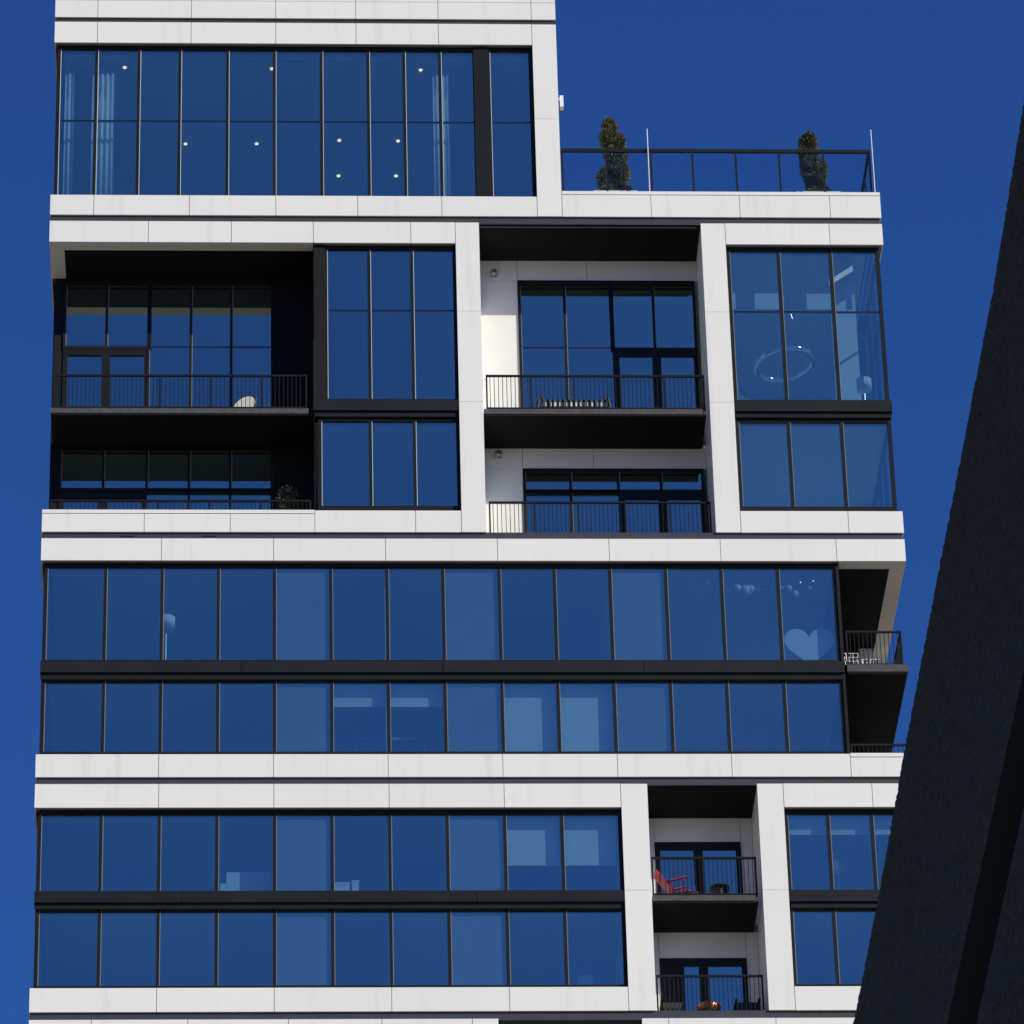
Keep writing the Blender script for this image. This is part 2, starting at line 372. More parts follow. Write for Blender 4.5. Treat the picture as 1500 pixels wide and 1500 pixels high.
# lower block
LX = [-5.66, -4.10, -2.59, -1.09, .41, 1.905, 3.405, 4.91, 6.41, 7.905, 9.39]
glazing(LX, 66.15, 68.69, columns=(4, 7), sill=.16)
glazing(LX, 63.34, 65.87, columns=(4, 7), sill=.24, head=.06)
spandrel(XL+.06, 9.46, 66.25, 65.92, 65.76)
LR = [13.82, 14.89, 16.04, 17.12]
glazing(LR, 66.15, 68.69, sill=.16); glazing(LR, 63.34, 65.87, sill=.24, head=.06)
spandrel(13.75, 17.33, 66.25, 65.92, 65.76)
# row under the last band
glazing([-5.66, -3.0, 0, 3.0, 6.05], 58.0, 61.85); glazing([9.85, 12.0, 14.5, 17.1], 58.0, 61.85)
box('side_wall', 6.12, 9.78, 1.8, 1.9, 58, 62.5, M['dark'], tower)

# -- balcony recesses
YB = 1.80
def door(x0, x1, z0, z1, leaves=2, dark_left=0):
    f = MB(); f.box(x0, x1, YB-.03, YB+.07, z1-.22, z1); f.box(x0, x0+.13, YB-.03, YB+.07, z0, z1-.22); f.box(x1-.13, x1, YB-.03, YB+.07, z0, z1-.22)
    w = (x1-x0)/leaves
    for k in range(1, leaves): f.box(x0+k*w-.12, x0+k*w+.12, YB-.035, YB+.07, z0, z1-.22)
    if dark_left: f.box(x0+.13, x0+.13+dark_left, YB-.02, YB+.05, z0, z1-.22)
    fo = f.build('balcony_door', M['frame'], tower)
    for k in range(leaves):
        a = x0+k*w+(.12 if k else .13+dark_left); c = x0+(k+1)*w-(.12 if k < leaves-1 else .13)
        box('pane', a, c, YB+.01, YB+.022, z0+.1, z1-.22, M['glass'], fo)
        MB().box(c-.03 if k == 0 else a, c if k == 0 else a+.03, YB-.06, YB-.025, z0+.95, z0+1.15).build('handle', M['steel'], fo)
def railing(x0, x1, z0, z1, y=.14, posts=(), pitch_=.115, side=None, base=None):
    f = MB(); f.box(x0, x1, y-.02, y+.03, z1-.055, z1); f.box(x0, x1, y-.012, y+.02, z0+.03, z0+.07)
    pw = .045
    for x in [x0+pw/2, x1-pw/2] + list(posts): f.box(x-pw/2, x+pw/2, y-.018, y+.028, z0-.02, z1-.055)
    if side:                                               # return along the open end: (x, depth)
        sx, dep = side; f.box(sx-.025, sx+.025, y+.03, dep, z1-.055, z1); f.box(sx-.012, sx+.012, y+.03, dep, z0+.03, z0+.07)
        f.box(sx-.022, sx+.022, dep-.045, dep, z0-.02, z1)
    fo = f.build('railing', M['rail'], tower)
    me = MB().box(-.009, .009, -.009, .009, z0+.07, z1-.055)
    first = None
    spots = [(x0+pw+pitch_*(k+.6), y+.004) for k in range(int((x1-x0-2*pw)/pitch_))]
    if side: spots += [(side[0], y+.1+pitch_*k) for k in range(int((side[1]-y-.15)/pitch_))]
    for (bx, by) in spots:
        if first is None: first = me.build('baluster', M['rail'], fo); o = first
        else: o = first.copy(); col.objects.link(o); o.parent = fo
        o.location = (bx, by, 0)
    return fo

# left loggia (two storeys, open to the left)
def soffit_border(x0, x1, z, left=False, right=False, depth=YB, w=.40):
    o = box('soffit_border', x0, x1, .05, w, z-.03, z+.05, M['panel'], tower)
    if left:  box('soffit_border', x0, x0+w, w+.004, depth, z-.03, z+.05, M['panel'], o)
    if right: box('soffit_border', x1-w, x1, w+.004, depth, z-.03, z+.05, M['panel'], o)
soffit_border(XL+.02, 1.48, 86.60, left=True)
box('soffit', XL+.42, 1.49, .40, YB, 86.56, 86.72, M['soffit'], tower)
LG = [-5.40, -4.26, -3.07, -1.915, -.79, .325]
def backglaze(xs, z0, z1, tr, yb=YB, trim=True, mw=.07, head=.10):
    return glazing(xs, z0, z1, yg=yb+.01, transoms=tr, mw=mw, head=head, sill=.10, jamb=.06, deep=.10, proud=.035, trim=trim)
backglaze(LG[:3], 84.18, 86.42, (), head=.1); backglaze(LG[2:], 81.15, 86.42, (84.29,), head=.1)
door(LG[0]-.05, LG[2], 81.15, 84.20)
box('back_wall', XL+.12, LG[0]-.06, YB, YB+.12, 77.1, 86.6, M['dark'], tower)
box('back_wall', LG[-1]+.06, 1.47, YB, YB+.12, 77.1, 86.6, M['dark'], tower)
box('back_wall', LG[0]-.06, LG[-1]+.06, YB-.01, YB+.12, 86.42, 86.6, M['dark'], tower)
box('loggia_side', 1.47, 1.495, .33, YB, 77.2, 86.56, M['dark'], tower)
def balcony(x0, x1, zt, zb, y1=YB, y0=.10):
    o = box('balcony_slab', x0, x1, y0, y1, zb+.02, zt, M['slab'], tower)
    box('slab_underside', x0+.02, x1+.10 if x1 < 17 else x1-.02, y0+.02, y1, zb-.03, zb+.018, M['soffit'], o)
balcony(-5.68, 1.34, 81.15, 80.97)
railing(-5.55, 1.30, 81.15, 82.26, posts=(-4.1, -2.72, -1.34, .05), side=(-5.53, YB))
LG2 = [-5.43, -4.275, -3.085, -1.93, -.80, .315]
backglaze(LG2, 79.52, 80.90, (), head=.06); backglaze(LG2[2:], 77.10, 79.55, (), trim=False)
box('back_wall', LG2[0]-.06, LG2[-1]+.06, YB, YB+.12, 80.90, 81.0, M['dark'], tower)
door(LG2[0]-.05, LG2[2], 77.10, 79.50)
railing(-5.62, 1.40, 77.12, 78.22, posts=(-4.1, -2.72, -1.34, .05), side=(-5.60, YB))
box('balcony_floor', XL+.12, 1.49, .34, YB, 77.0, 77.1, M['slab'], tower)

# centre recess of the middle block
box('soffit', 6.115, 12.31, .12, YB, 87.22, 87.34, M['soffit'], tower)
box('soffit_trim', 6.15, 12.2, .105, .125, 87.19, 87.235, M['channel'], tower)
BX = [7.30, 8.545, 9.86, 11.04, 12.17]
for zf, zc, wt, xo in ((81.15, 87.22, 86.54, 0), (77.10, 80.95, 80.28, 0)):
    w = MB().box(6.115, 7.235, YB, YB+.12, zf, wt).build('back_wall', M['render_'], tower)
    h = box('wall_panel', 6.115, 7.235, YB-.004, YB+.12, wt+.004, zc, M['render_'], w)
    box('wall_panel', 7.247, 9.20, YB-.004, YB+.12, wt+.004, zc, M['render_'], w); box('wall_panel', 9.212, 12.31, YB-.004, YB+.12, wt+.004, zc, M['render_'], w)
backglaze(BX[2:], 84.18, 86.54, (), head=.19); backglaze(BX[:3], 81.15, 86.54, (84.30,), head=.19); door(9.90, 12.24, 81.15, 84.22)
backglaze(BX, 79.50, 80.28, (), head=.11); backglaze(BX[:3], 77.10, 79.54, ()); door(9.90, 12.24, 77.10, 79.52)
balcony(6.13, 12.12, 81.15, 80.97)
railing(6.20, 12.21, 81.15, 82.28, posts=(7.42, 8.62, 9.9, 11.1)); railing(6.20, 12.22, 77.12, 78.21, y=.18, posts=(7.42, 8.62, 9.9, 11.1))
box('balcony_floor', 6.12, 12.31, .34, YB, 77.0, 77.1, M['slab'], tower)

# narrow recess of the lower block
box('soffit', 10.175, 13.05, .12, YB, 69.33, 69.45, M['soffit'], tower)
for zf, zc, wt in ((66.14, 69.33, 68.61), (62.74, 65.94, 65.17)):
    w = box('back_wall', 10.175, 10.44, YB, YB+.12, zf, zc, M['render_'], tower)
    box('wall_panel', 12.73, 13.05, YB, YB+.12, zf, zc, M['render_'], w); box('wall_panel', 10.45, 12.72, YB-.003, YB+.12, wt, zc, M['render_'], w)
door(10.45, 12.72, 66.14, 68.61); door(10.45, 12.72, 62.74, 65.17, dark_left=.50)
balcony(10.19, 12.85, 66.14, 65.96)
railing(10.20, 12.94, 66.14, 67.28, posts=(11.55,)); railing(10.20, 12.96, 62.74, 63.86, y=.18, posts=(11.55,))
box('balcony_floor', 10.18, 13.05, .34, YB, 62.62, 62.74, M['slab'], tower)

# open corner balcony of the ribbon block
soffit_border(15.60, XR-.02, 76.25, right=True, depth=7.0)
box('soffit', 15.60, XR-.42, .40, 7.0, 76.21, 76.36, M['soffit'], tower)
box('corner_wall', 15.48, 15.58, .45, 7.0, 69.5, 76.2, M['dark'], tower); box('corner_wall', 15.58, 17.0, 7.0, 7.1, 69.5, 76.2, M['dark'], tower)
box('corner_post', 16.55, 16.95, 4.6, 5.0, 69.5, 76.2, M['panel'], tower)
balcony(15.64, 17.26, 73.04, 72.80, y1=6.8, y0=.05)
railing(15.66, 17.16, 73.04, 74.12, posts=(), side=(17.14, 6.6))
railing(15.64, 17.25, 69.62, 70.80, y=.40, side=(17.22, 6.6))
box('balcony_floor', 15.58, XR-.06, .36, 6.9, 69.5, 69.62, M['slab'], tower)

# roof terrace of the middle block
box('terrace_floor', 8.46, 17.30, .36, 12, 88.0, 88.2, M['slab'], tower)
tr = MB(); TP = [8.52, 9.76, 11.03, 12.20, 13.43, 14.66, 15.91, 17.22]
tr.box(8.48, 17.25, .28, .34, 89.93, 90.04); tr.box(8.48, 17.25, .29, .33, 88.36, 88.40)
for x in TP: tr.box(x-.028, x+.028, .285, .335, 88.34, 89.93)
tr.box(17.19, 17.25, .35, 5.0, 89.93, 90.04)
for y in (1.5, 2.7, 3.9, 5.0): tr.box(17.195, 17.245, y-.028, y+.028, 88.2, 89.93)
tro = tr.build('terrace_railing', M['rail'], tower)
for a, c in zip(TP, TP[1:]): box('pane', a+.035, c-.035, .303, .315, 88.42, 89.91, M['rglass'], tro)
for a, c in ((.40, 1.46), (1.54, 2.66), (2.74, 3.86)): box('pane', 17.214, 17.226, a, c, 88.3, 89.91, M['rglass'], tro)

# -- roller blinds, each hung behind its own pane
def blind(x0, x1, ztop, zbot, label):
    o = empty('roller_blind', label, 'blind', 'roller blinds behind the ribbon windows')
    box('fabric', x0+.02, x1-.02, .425, .429, zbot, ztop, M['blind'], o)
    box('bottom_bar', x0+.02, x1-.02, .418, .436, zbot-.03, zbot, M['white'], o)
    t = MB().tube([(x0+.02, .46, ztop+.02), (x1-.02, .46, ztop+.02)], .03); t.build('roller', M['white'], o)
for i, zb, lab in ((5, 71.98, 'roller blind pulled a little way down above the pale bed frame'), (6, 71.98, 'roller blind pulled a little way down above the pale bed frame'),
                   (8, 70.25, 'roller blind drawn fully down between two pale column casings'), (9, 70.25, 'roller blind drawn fully down between two pale column casings')):
    blind(RX[i]+.04, RX[i+1]-.04, 72.70, zb, lab)
for i, lab in ((8, 'roller blind lowered halfway next to a pale column casing'), (9, 'roller blind lowered halfway, beside the white pier')):
    blind(LX[i]+.04, LX[i+1]-.04, 68.66, 67.22, lab)
for a, c, lab in zip(LR, LR[1:], ('short roller blind beside the pier of the narrow recess', 'short roller blind above the standing fan', 'short roller blind in the end window beyond the standing fan')):
    blind(a+.04, c-.04, 68.66, 68.12, lab)

# ------------------------------------------------------------------ things on and in the tower
def curtain(x0, x1, z0, z1, y, label):
    b = MB(); n = 48; amp = .026
    for k in range(n+1):
        t = k/n; x = x0+(x1-x0)*t; yy = y+amp*math.sin(t*math.pi*2*(x1-x0)/.15)
        b.v += [(x, yy, z0), (x, yy, z1)]
    for k in range(n): b.f.append((2*k, 2*k+2, 2*k+3, 2*k+1)); b.mi.append(0)
    o = b.build('curtain', M['curtain'], smooth=True)
    s = o.modifiers.new('thickness', 'SOLIDIFY'); s.thickness = .006
    tag(o, label, 'curtain', 'curtains in the top storey')
curtain(-5.52, -5.25, 87.75, 93.1, .62, 'narrow pale curtain gathered in the end corner of the top storey')
curtain(-4.75, -4.10, 87.75, 93.1, .62, 'wide pale curtain gathered behind the second window of the top storey')
curtain(4.92, 5.40, 87.75, 93.1, .62, 'pale curtain gathered beside the broad black post of the top storey')
for k, (x, y) in enumerate(((-3.85, .74), (.34, .76), (4.59, .79), (-2.16, 4.45), (-.09, 4.43), (2.31, 4.24), (4.02, 4.26), (2.31, 6.02), (4.00, 6.01))):
    o = empty('ceiling_light', 'small lit downlight in the ceiling of the top storey', 'ceiling light', 'lit downlights of the top storey')
    MB().lathe([(.085, 93.14), (.09, 93.20)], x, y).build('trim_ring', M['white'], o)
    MB().lathe([(.03, 93.105), (.048, 93.115), (.048, 93.137)], x, y).build('bulb', M['lamp'], o)

def floor_lamp(x, y, zf, zs, r, label):
    o = empty('floor_lamp', label, 'lamp')
    MB().lathe([(.15, zf), (.15, zf+.03), (.02, zf+.05)], x, y).build('base', M['steel'], o)
    MB().tube([(x, y, zf+.04), (x, y, zs+.05)], .014).build('pole', M['steel'], o)
    MB().lathe([(r, zs), (r, zs+.33), (r-.01, zs+.33), (r-.01, zs+.005)], x, y, 24).build('lamp_shade', M['cream'], o, True)
floor_lamp(-2.49, 1.0, 73.05, 74.68, .25, 'floor lamp with pale drum shade in the ribbon windows near the far end')
floor_lamp(16.73, 1.0, 81.15, 82.38, .21, 'floor lamp with pale drum shade beside the corner glass')
# ring chandelier
o = empty('ring_chandelier', 'polished ring chandelier hanging in the double-height corner room', 'chandelier')
MB().tube([(14.66+.80*math.cos(t*math.pi/16), 2.0+.80*math.sin(t*math.pi/16), 83.9+.10*math.cos(t*math.pi/16)) for t in range(32)], .085, 10, True).build('ring', M['chrome'], o, True)
for a in (0.5, 2.6, 4.7): MB().tube([(14.66+.8*math.cos(a), 2+.8*math.sin(a), 83.9+.1*math.cos(a)), (14.66, 2.0, 86.9)], .006, 5).build('cable', M['steel'], o)
for x0, x1, z1, lab in ((13.10, 13.28, 85.52, 'narrow pale panel hanging at the pier end of the corner room'), (13.76, 14.62, 85.52, 'wide pale panel hanging behind the first mullion of the corner room'),
                        (15.19, 15.99, 85.52, 'wide pale panel hanging behind the second mullion of the corner room'), (16.36, 16.54, 85.86, 'tall narrow pale panel hanging by the corner glass')):
    o = empty('hanging_panel', lab, 'panel'); box('board', x0, x1, .88, .92, 85.0, z1, M['white'], o)
    for x in (x0+.04, x1-.04): box('cord', x-.004, x+.004, .896, .904, z1, 87.27, M['steel'], o)
rw = box('return_wall', 16.02, 16.72, 1.62, 1.80, 81.16, 87.25, M['white'], tower)
o = empty('lounge_chair', 'white curved lounge chair by the glass beside the pier', 'chair')
b = MB(); prof = [(13.16, 82.55), (13.20, 82.25), (13.27, 81.98), (13.40, 81.84), (13.62, 81.80)]
for yy in (.62, 1.2):
    for (x, z) in prof: b.v.append((x, yy, z))
    for (x, z) in reversed(prof): b.v.append((x+.02, yy, z-.07))
b.f = [tuple(range(10)), tuple(reversed(range(10, 20)))] + [(k, 10+k, 10+(k+1) % 10, (k+1) % 10) for k in range(10)]; b.mi = [0]*12
b.build('shell', M['white'], o); MB().tube([(13.45, .9, 81.16), (13.45, .9, 81.78)], .03).build('stem', M['steel'], o)
MB().lathe([(.25, 81.155), (.25, 81.17)], 13.45, .9).build('base', M['steel'], o)
# heart board and balloons
hb = MB(); pts = []
for k in range(48):
    t = 2*math.pi*k/48; pts.append((16*math.sin(t)**3, 13*math.cos(t)-5*math.cos(2*t)-2*math.cos(3*t)-math.cos(4*t)))
for yy in (.47, .52):
    for (a, c) in pts: hb.v.append((14.72+a*.0425, yy, 73.88+c*.0425))
hb.f.append(tuple(range(48))); hb.f.append(tuple(reversed(range(48, 96)))); hb.mi += [0, 0]
for k in range(48): hb.f.append((k, 48+k, 48+(k+1) % 48, (k+1) % 48)); hb.mi.append(0)
tag(hb.build('heart_board', M['heart']), 'big pale heart-shaped board standing against the glass', 'decoration')
for k, (x, z, r0, c) in enumerate(((12.08, 75.90, .09, 'pearl'), (12.68, 75.80, .07, 'pink'), (12.86, 75.70, .12, 'lilac'), (13.08, 75.63, .13, 'lilac'), (13.22, 75.69, .10, 'pearl'), (13.44, 75.68, .08, 'pink'),
                                  (13.62, 75.66, .08, 'pink'), (14.05, 75.72, .08, 'pink'), (14.24, 75.70, .10, 'lilac'), (14.42, 75.52, .09, 'lilac'), (14.80, 75.70, .08, 'pink'), (15.07, 75.66, .08, 'pink'))):
    r = r0*1.2; b = MB(); b.lathe([(r*math.sin(math.pi*j/10), z - r*1.12*math.cos(math.pi*j/10)) for j in range(1, 10)], x, .56, 14)
    o = b.build('balloon', M[c], None, True); tag(o, c + ' balloon in the bunch floating under the ceiling by the corner', 'balloon', c + ' balloons of the ceiling bunch')
    box('knot', x-.012, x+.012, .55, .57, z-r*1.12-.02, z-r*1.10, M[c], o)
for x, y, z in ((13.3, .7, 75.73), (14.60, .7, 75.98), (14.95, .7, 76.02), (14.87, .7, 75.74), (12.82, .5, 73.35), (13.02, .5, 73.30)):
    tag(MB().lathe([(.005, z-.013), (.012, z-.005), (.012, z+.005), (.005, z+.013)], x, y, 8).build('fairy_light', M['spark']), 'tiny lit bulb glinting behind the ribbon glass near the heart board', 'fairy light', 'fairy lights by the balloons')
# furniture behind the glass
o = empty('sofa', 'white sofa back seen above the sill of the lower ribbon windows', 'sofa')
MB().box(-.84, .32, .75, .95, 66.17, 67.18).build('backrest', M['white'], o); MB().box(-.84, .32, .95, 1.6, 66.17, 66.6).build('seat', M['white'], o)
MB().box(-1.0, -.85, .75, 1.6, 66.17, 66.85).build('arm', M['white'], o); MB().box(.33, .48, .75, 1.6, 66.17, 66.85).build('arm', M['white'], o)
for x0, x1, h, lab in ((1.97, 2.36, .60, 'wide white box standing at the glass of the lower ribbon windows'), (2.42, 2.60, .66, 'narrow white box standing at the glass beside a wider one')):
    o = empty('storage_box', lab, 'box'); box('body', x0, x1, .55, .85, 66.17, 66.17+h-.06, M['white'], o); box('lid', x0-.01, x1+.01, .54, .86, 66.17+h-.058, 66.17+h, M['heart'], o)
o = empty('standing_fan', 'round standing fan between the lower corner windows', 'fan')
MB().lathe([(.17, 66.17), (.17, 66.2), (.02, 66.23)], 15.16, .8).build('base', M['white'], o); MB().tube([(15.16, .8, 66.2), (15.16, .8, 67.25)], .016).build('pole', M['white'], o)
b = MB()
for rr in (.19, .13, .07): b.tube([(15.16+rr*math.cos(t*math.pi/10), .74, 67.3+rr*math.sin(t*math.pi/10)) for t in range(20)], .008, 5, True)
for t in range(12): b.bar((15.16, .74, 67.3), (15.16+.19*math.cos(t*math.pi/6), .74, 67.3+.19*math.sin(t*math.pi/6)), .008)
b.build('cage', M['white'], o)
o = empty('office_chair', 'pale office chair behind the lowest ribbon window beside the pier', 'chair')
MB().box(8.24, 8.64, 1.0, 1.06, 63.6, 64.28).build('backrest', M['heart'], o); MB().box(8.22, 8.66, .6, 1.05, 63.2, 63.28).build('seat', M['heart'], o)
b = MB().tube([(8.44, .82, 62.85), (8.44, .82, 63.2)], .03)
for t in range(5): b.bar((8.44, .82, 62.85), (8.44+.3*math.cos(t*1.257), .82+.3*math.sin(t*1.257), 62.78), .04)
b.build('pedestal', M['steel'], o)

o = empty('bed', 'tall pale bed frame behind the ribbon windows with short blinds', 'bed'); z = 69.58
for x in (2.56, 4.38):
    for y in (1.0, 2.9): box('post', x-.04, x+.04, y-.04, y+.04, z, z+1.68, M['column'], o)
box('head_rail', 2.52, 4.42, .96, 1.04, z+1.682, z+1.75, M['column'], o); box('foot_rail', 2.52, 4.42, 2.86, 2.94, z+1.682, z+1.75, M['column'], o)
MB().box(2.60, 4.34, 1.0, 2.9, z+.25, z+.55).build('mattress', M['white'], o)
for x in (-3.55, -1.35): box('vent_slot', x-.18, x+.18, .046, .0515, 77.0, 77.035, M['frame'], tower)
# wall lamps of the centre recess and the lamp on the top block's flank
for z, lab in ((86.78, 'grey wall lamp under the soffit of the upper centre balcony'), (80.74, 'grey wall lamp under the slab of the lower centre balcony')):
    o = empty('wall_lamp', lab, 'lamp'); box('back_plate', 6.50, 6.66, 1.77, 1.80, z-.12, z+.12, M['steel'], o)
    MB().lathe([(.05, z-.12), (.09, z-.10), (.09, z+.02), (.03, z+.08)], 6.58, 1.68).build('hood', M['steel'], o); box('arm', 6.565, 6.595, 1.69, 1.78, z+.03, z+.06, M['steel'], o)
o = empty('wall_lamp', 'white box lamp on the flank of the top storey above the terrace', 'lamp')
box('bracket', 8.455, 8.50, .14, .20, 91.62, 91.70, M['white'], o); MB().box(8.50, 8.60, .08, .28, 91.36, 91.74).build('housing', M['white'], o)
# terrace poles
for x, lab in ((10.95, 'thin white pole standing behind the terrace railing between posts'), (17.31, 'thin white pole at the open end of the terrace railing')):
    o = empty('terrace_pole', lab, 'pole'); MB().tube([(x, .24, 88.36), (x, .24, 90.70)], .016, 8).build('tube', M['pole'], o)
    MB().lathe([(.05, 88.362), (.05, 88.375)], x, .24, 10).build('foot_plate', M['white'], o)

# conifers in planters on the terrace
def conifer(cx, cy, zb, h, lumps, label, seed):
    rnd = random.Random(seed)
    o = empty('conifer', label, 'tree', 'clipped conifers on the terrace')
    pl = MB().box(cx-.62, cx+.62, cy-.45, cy+.45, 88.2, 88.93); plo = pl.build('planter', M['planter'], o)
    MB().box(cx-.56, cx+.56, cy-.39, cy+.39, 88.931, 88.96).build('soil', M['bark'], plo)
    MB().tube([(cx, cy, zb), (cx+.02, cy, zb+h*.5), (cx, cy, zb+h*.9)], [.06, .045, .015], 8).build('trunk', M['bark'], o)
    v = []; f = []
    for (lx, lz, rx, rz) in lumps:
        n = int(3600*rx*rz/.1)
        for k in range(n):
            th = rnd.random()*6.283; u = rnd.uniform(-1, 1); rad = (1-abs(rnd.gauss(0, .16)))
            s = math.sqrt(1-u*u)
            wob = 1 + .13*math.sin(th*3+lz*5)+.10*math.sin(u*7+th*2)
            p = Vector((cx+lx+rx*s*math.cos(th)*rad*wob, cy+rx*s*math.sin(th)*rad*wob, zb+lz+rz*u*rad))
            d = Vector((math.cos(th)*s+rnd.gauss(0,.3), math.sin(th)*s+rnd.gauss(0,.3), .7+rnd.random()*.6)).normalized()
            a = d.cross(Vector((rnd.gauss(0,1), rnd.gauss(0,1), rnd.gauss(0,1)))).normalized()
            L = rnd.uniform(.05, .10); w = rnd.uniform(.012, .022); b = len(v)
            v += [tuple(p-a*w), tuple(p+a*w), tuple(p+d*L+a*w*.4), tuple(p+d*L-a*w*.4)]; f.append((b, b+1, b+2, b+3))
    me = bpy.data.meshes.new('crown'); me.from_pydata(v, [], f); me.materials.append(M['leaf']); me.update()
    c = bpy.data.objects.new('crown', me); col.objects.link(c); c.parent = o
conifer(10.03, 1.2, 88.55, 3.1, [(-.03, .45, .36, .55), (.27, .42, .25, .40), (-.22, 1.05, .22, .40), (.12, 1.25, .32, .50), (.06, 1.75, .30, .45), (.10, 2.25, .26, .38), (-.10, 2.45, .22, .40), (-.08, 2.82, .19, .34)], 'clipped bumpy conifer in a pale planter next to the tall block', 3)
conifer(15.78, 1.2, 88.55, 2.7, [(.02, .45, .30, .55), (.33, .32, .20, .34), (.0, 1.05, .28, .45), (-.16, 1.50, .25, .42), (.10, 1.40, .22, .40), (-.18, 1.95, .25, .40), (-.14, 2.32, .23, .36)], 'clipped bumpy conifer in a pale planter towards the open end of the terrace', 5)

# balcony furniture
def sofa_striped():
    o = empty('garden_sofa', 'black hoop-armed garden sofa with striped cushion on the upper centre balcony', 'sofa')
    z = 81.15
    MB().box(7.70, 9.62, .62, 1.28, z+.34, z+.42).build('seat_frame', M['black'], o)
    b = MB().box(-.86, .86, -.34, .34, 0, .22); c = b.build('cushion', M['stripe'], o); c.location = (8.66, .95, z+.42)
    b2 = MB().box(-.86, .86, -.06, .06, 0, .10); c = b2.build('back_cushion', M['stripe'], o); c.location = (8.66, 1.30, z+.58)
    for x in (7.76, 9.56):
        MB().tube([(x-.14+.28*(k/12), .95, z+.02+.92*math.sin(math.pi*k/12)**.6) for k in range(13)], .035, 8).build('arm_hoop', M['black'], o, True)
        b = MB()
        for q in range(7):
            xx = x-.11+.22*q/6; b.bar((xx, .95, z+.05), (xx, .95, z+.02+.92*math.sin(math.pi*(.5+.38*(q/6-.5)))**.6-.03), .018)
        b.build('arm_weave', M['black'], o)
        for y in (.66, 1.24): box('leg', x-.03, x+.03, y-.03, y+.03, z, z+.34, M['black'], o)
sofa_striped()
o = empty('lounge_chair', 'round-backed lounge chair with pale cushion on the upper loggia', 'chair'); z = 81.15
ring = [Vector((-.42+.30*math.cos(t*math.pi/12)*1.0+.16*math.sin(t*math.pi/12), .95+.0*t, z+.62+.34*math.sin(t*math.pi/12))) for t in range(24)]
MB().tube(ring, .022, 8, True).build('hoop', M['black'], o, True)
b = MB(); b.v = [tuple(p*1.0 + (Vector((-.42, .95, z+.62))-p)*.12 + Vector((0, dy, 0))) for dy in (-.04, .05) for p in ring]
b.f = [tuple(range(24)), tuple(reversed(range(24, 48)))] + [(k, 24+k, 24+(k+1) % 24, (k+1) % 24) for k in range(24)]; b.mi = [0]*26
b.build('back_cushion', M['planter'], o)
MB().box(-.74, -.16, .62, 1.2, z+.30, z+.38).build('seat', M['grey'], o)
for x in (-.72, -.18):
    for y in (.66, 1.16): box('leg', x-.02, x+.02, y-.02, y+.02, z, z+.30, M['black'], o)
o = empty('potted_plant', 'round leafy shrub in a dark pot on the lower loggia', 'plant'); z = 77.1
MB().lathe([(.16, z), (.22, z+.42), (.20, z+.42)], .77, .9).build('pot', M['terracotta'], o); MB().tube([(.77, .9, z+.3), (.77, .9, z+1.5)], .018).build('stem', M['bark'], o)
v = []; f = []; rnd = random.Random(9)
for (zc, rr) in ((1.72, .27), (1.40, .24), (1.1, .2)):
    for k in range(420):
        d = Vector((rnd.gauss(0,1), rnd.gauss(0,1), rnd.gauss(0,1))).normalized(); p = Vector((.77, .9, z+zc)) + d*rr*rnd.uniform(.5, 1.05)
        a = d.cross(Vector((rnd.gauss(0,1), rnd.gauss(0,1), 1))).normalized(); e = (d+Vector((0,0,rnd.uniform(-.6,.6)))).normalized(); L = rnd.uniform(.05, .09); w = .018; b = len(v)
        v += [tuple(p-a*w*.4), tuple(p+e*L*.5-a*w), tuple(p+e*L), tuple(p+e*L*.5+a*w)]; f.append((b, b+1, b+2, b+3))
me = bpy.data.meshes.new('leaves'); me.from_pydata(v, [], f); me.materials.append(M['leaf2']); c = bpy.data.objects.new('leaves', me); col.objects.link(c); c.parent = o

def wire_chair():
    o = empty('wire_chair', 'white wire chair on the open corner balcony', 'chair'); z = 73.04; x, y = 15.86, .65
    b = MB()
    for k in range(7): b.bar((x-.16+.053*k, y+.18, z+.44), (x-.20+.066*k, y+.26, z+.84), .012)
    for h in (.56, .70, .84): b.bar((x-.20, y+.18+.2*(h-.44), z+h), (x+.20, y+.18+.2*(h-.44), z+h), .014)
    b.build('backrest', M['white'], o)
    b = MB()
    for k in range(7): b.bar((x-.20+.066*k, y-.2, z+.44), (x-.20+.066*k, y+.2, z+.44), .012)
    b.build('seat', M['white'], o)
    for sx in (-.18, .18):
        for sy in (-.18, .18): MB().bar((x+sx*.6, y+sy*.6, z+.44), (x+sx*1.1, y+sy*1.1, z), .018).build('leg', M['white'], o)
wire_chair()
o = empty('slatted_table', 'low white slatted table beside the wire chair on the corner balcony', 'table'); z = 73.04
for k in range(6): box('slat', 16.10+.085*k, 16.16+.085*k, .5, .95, z+.40, z+.425, M['white'], o)
for x in (16.12, 16.57):
    for y in (.53, .92): box('leg', x-.02, x+.02, y-.02, y+.02, z, z+.398, M['white'], o)

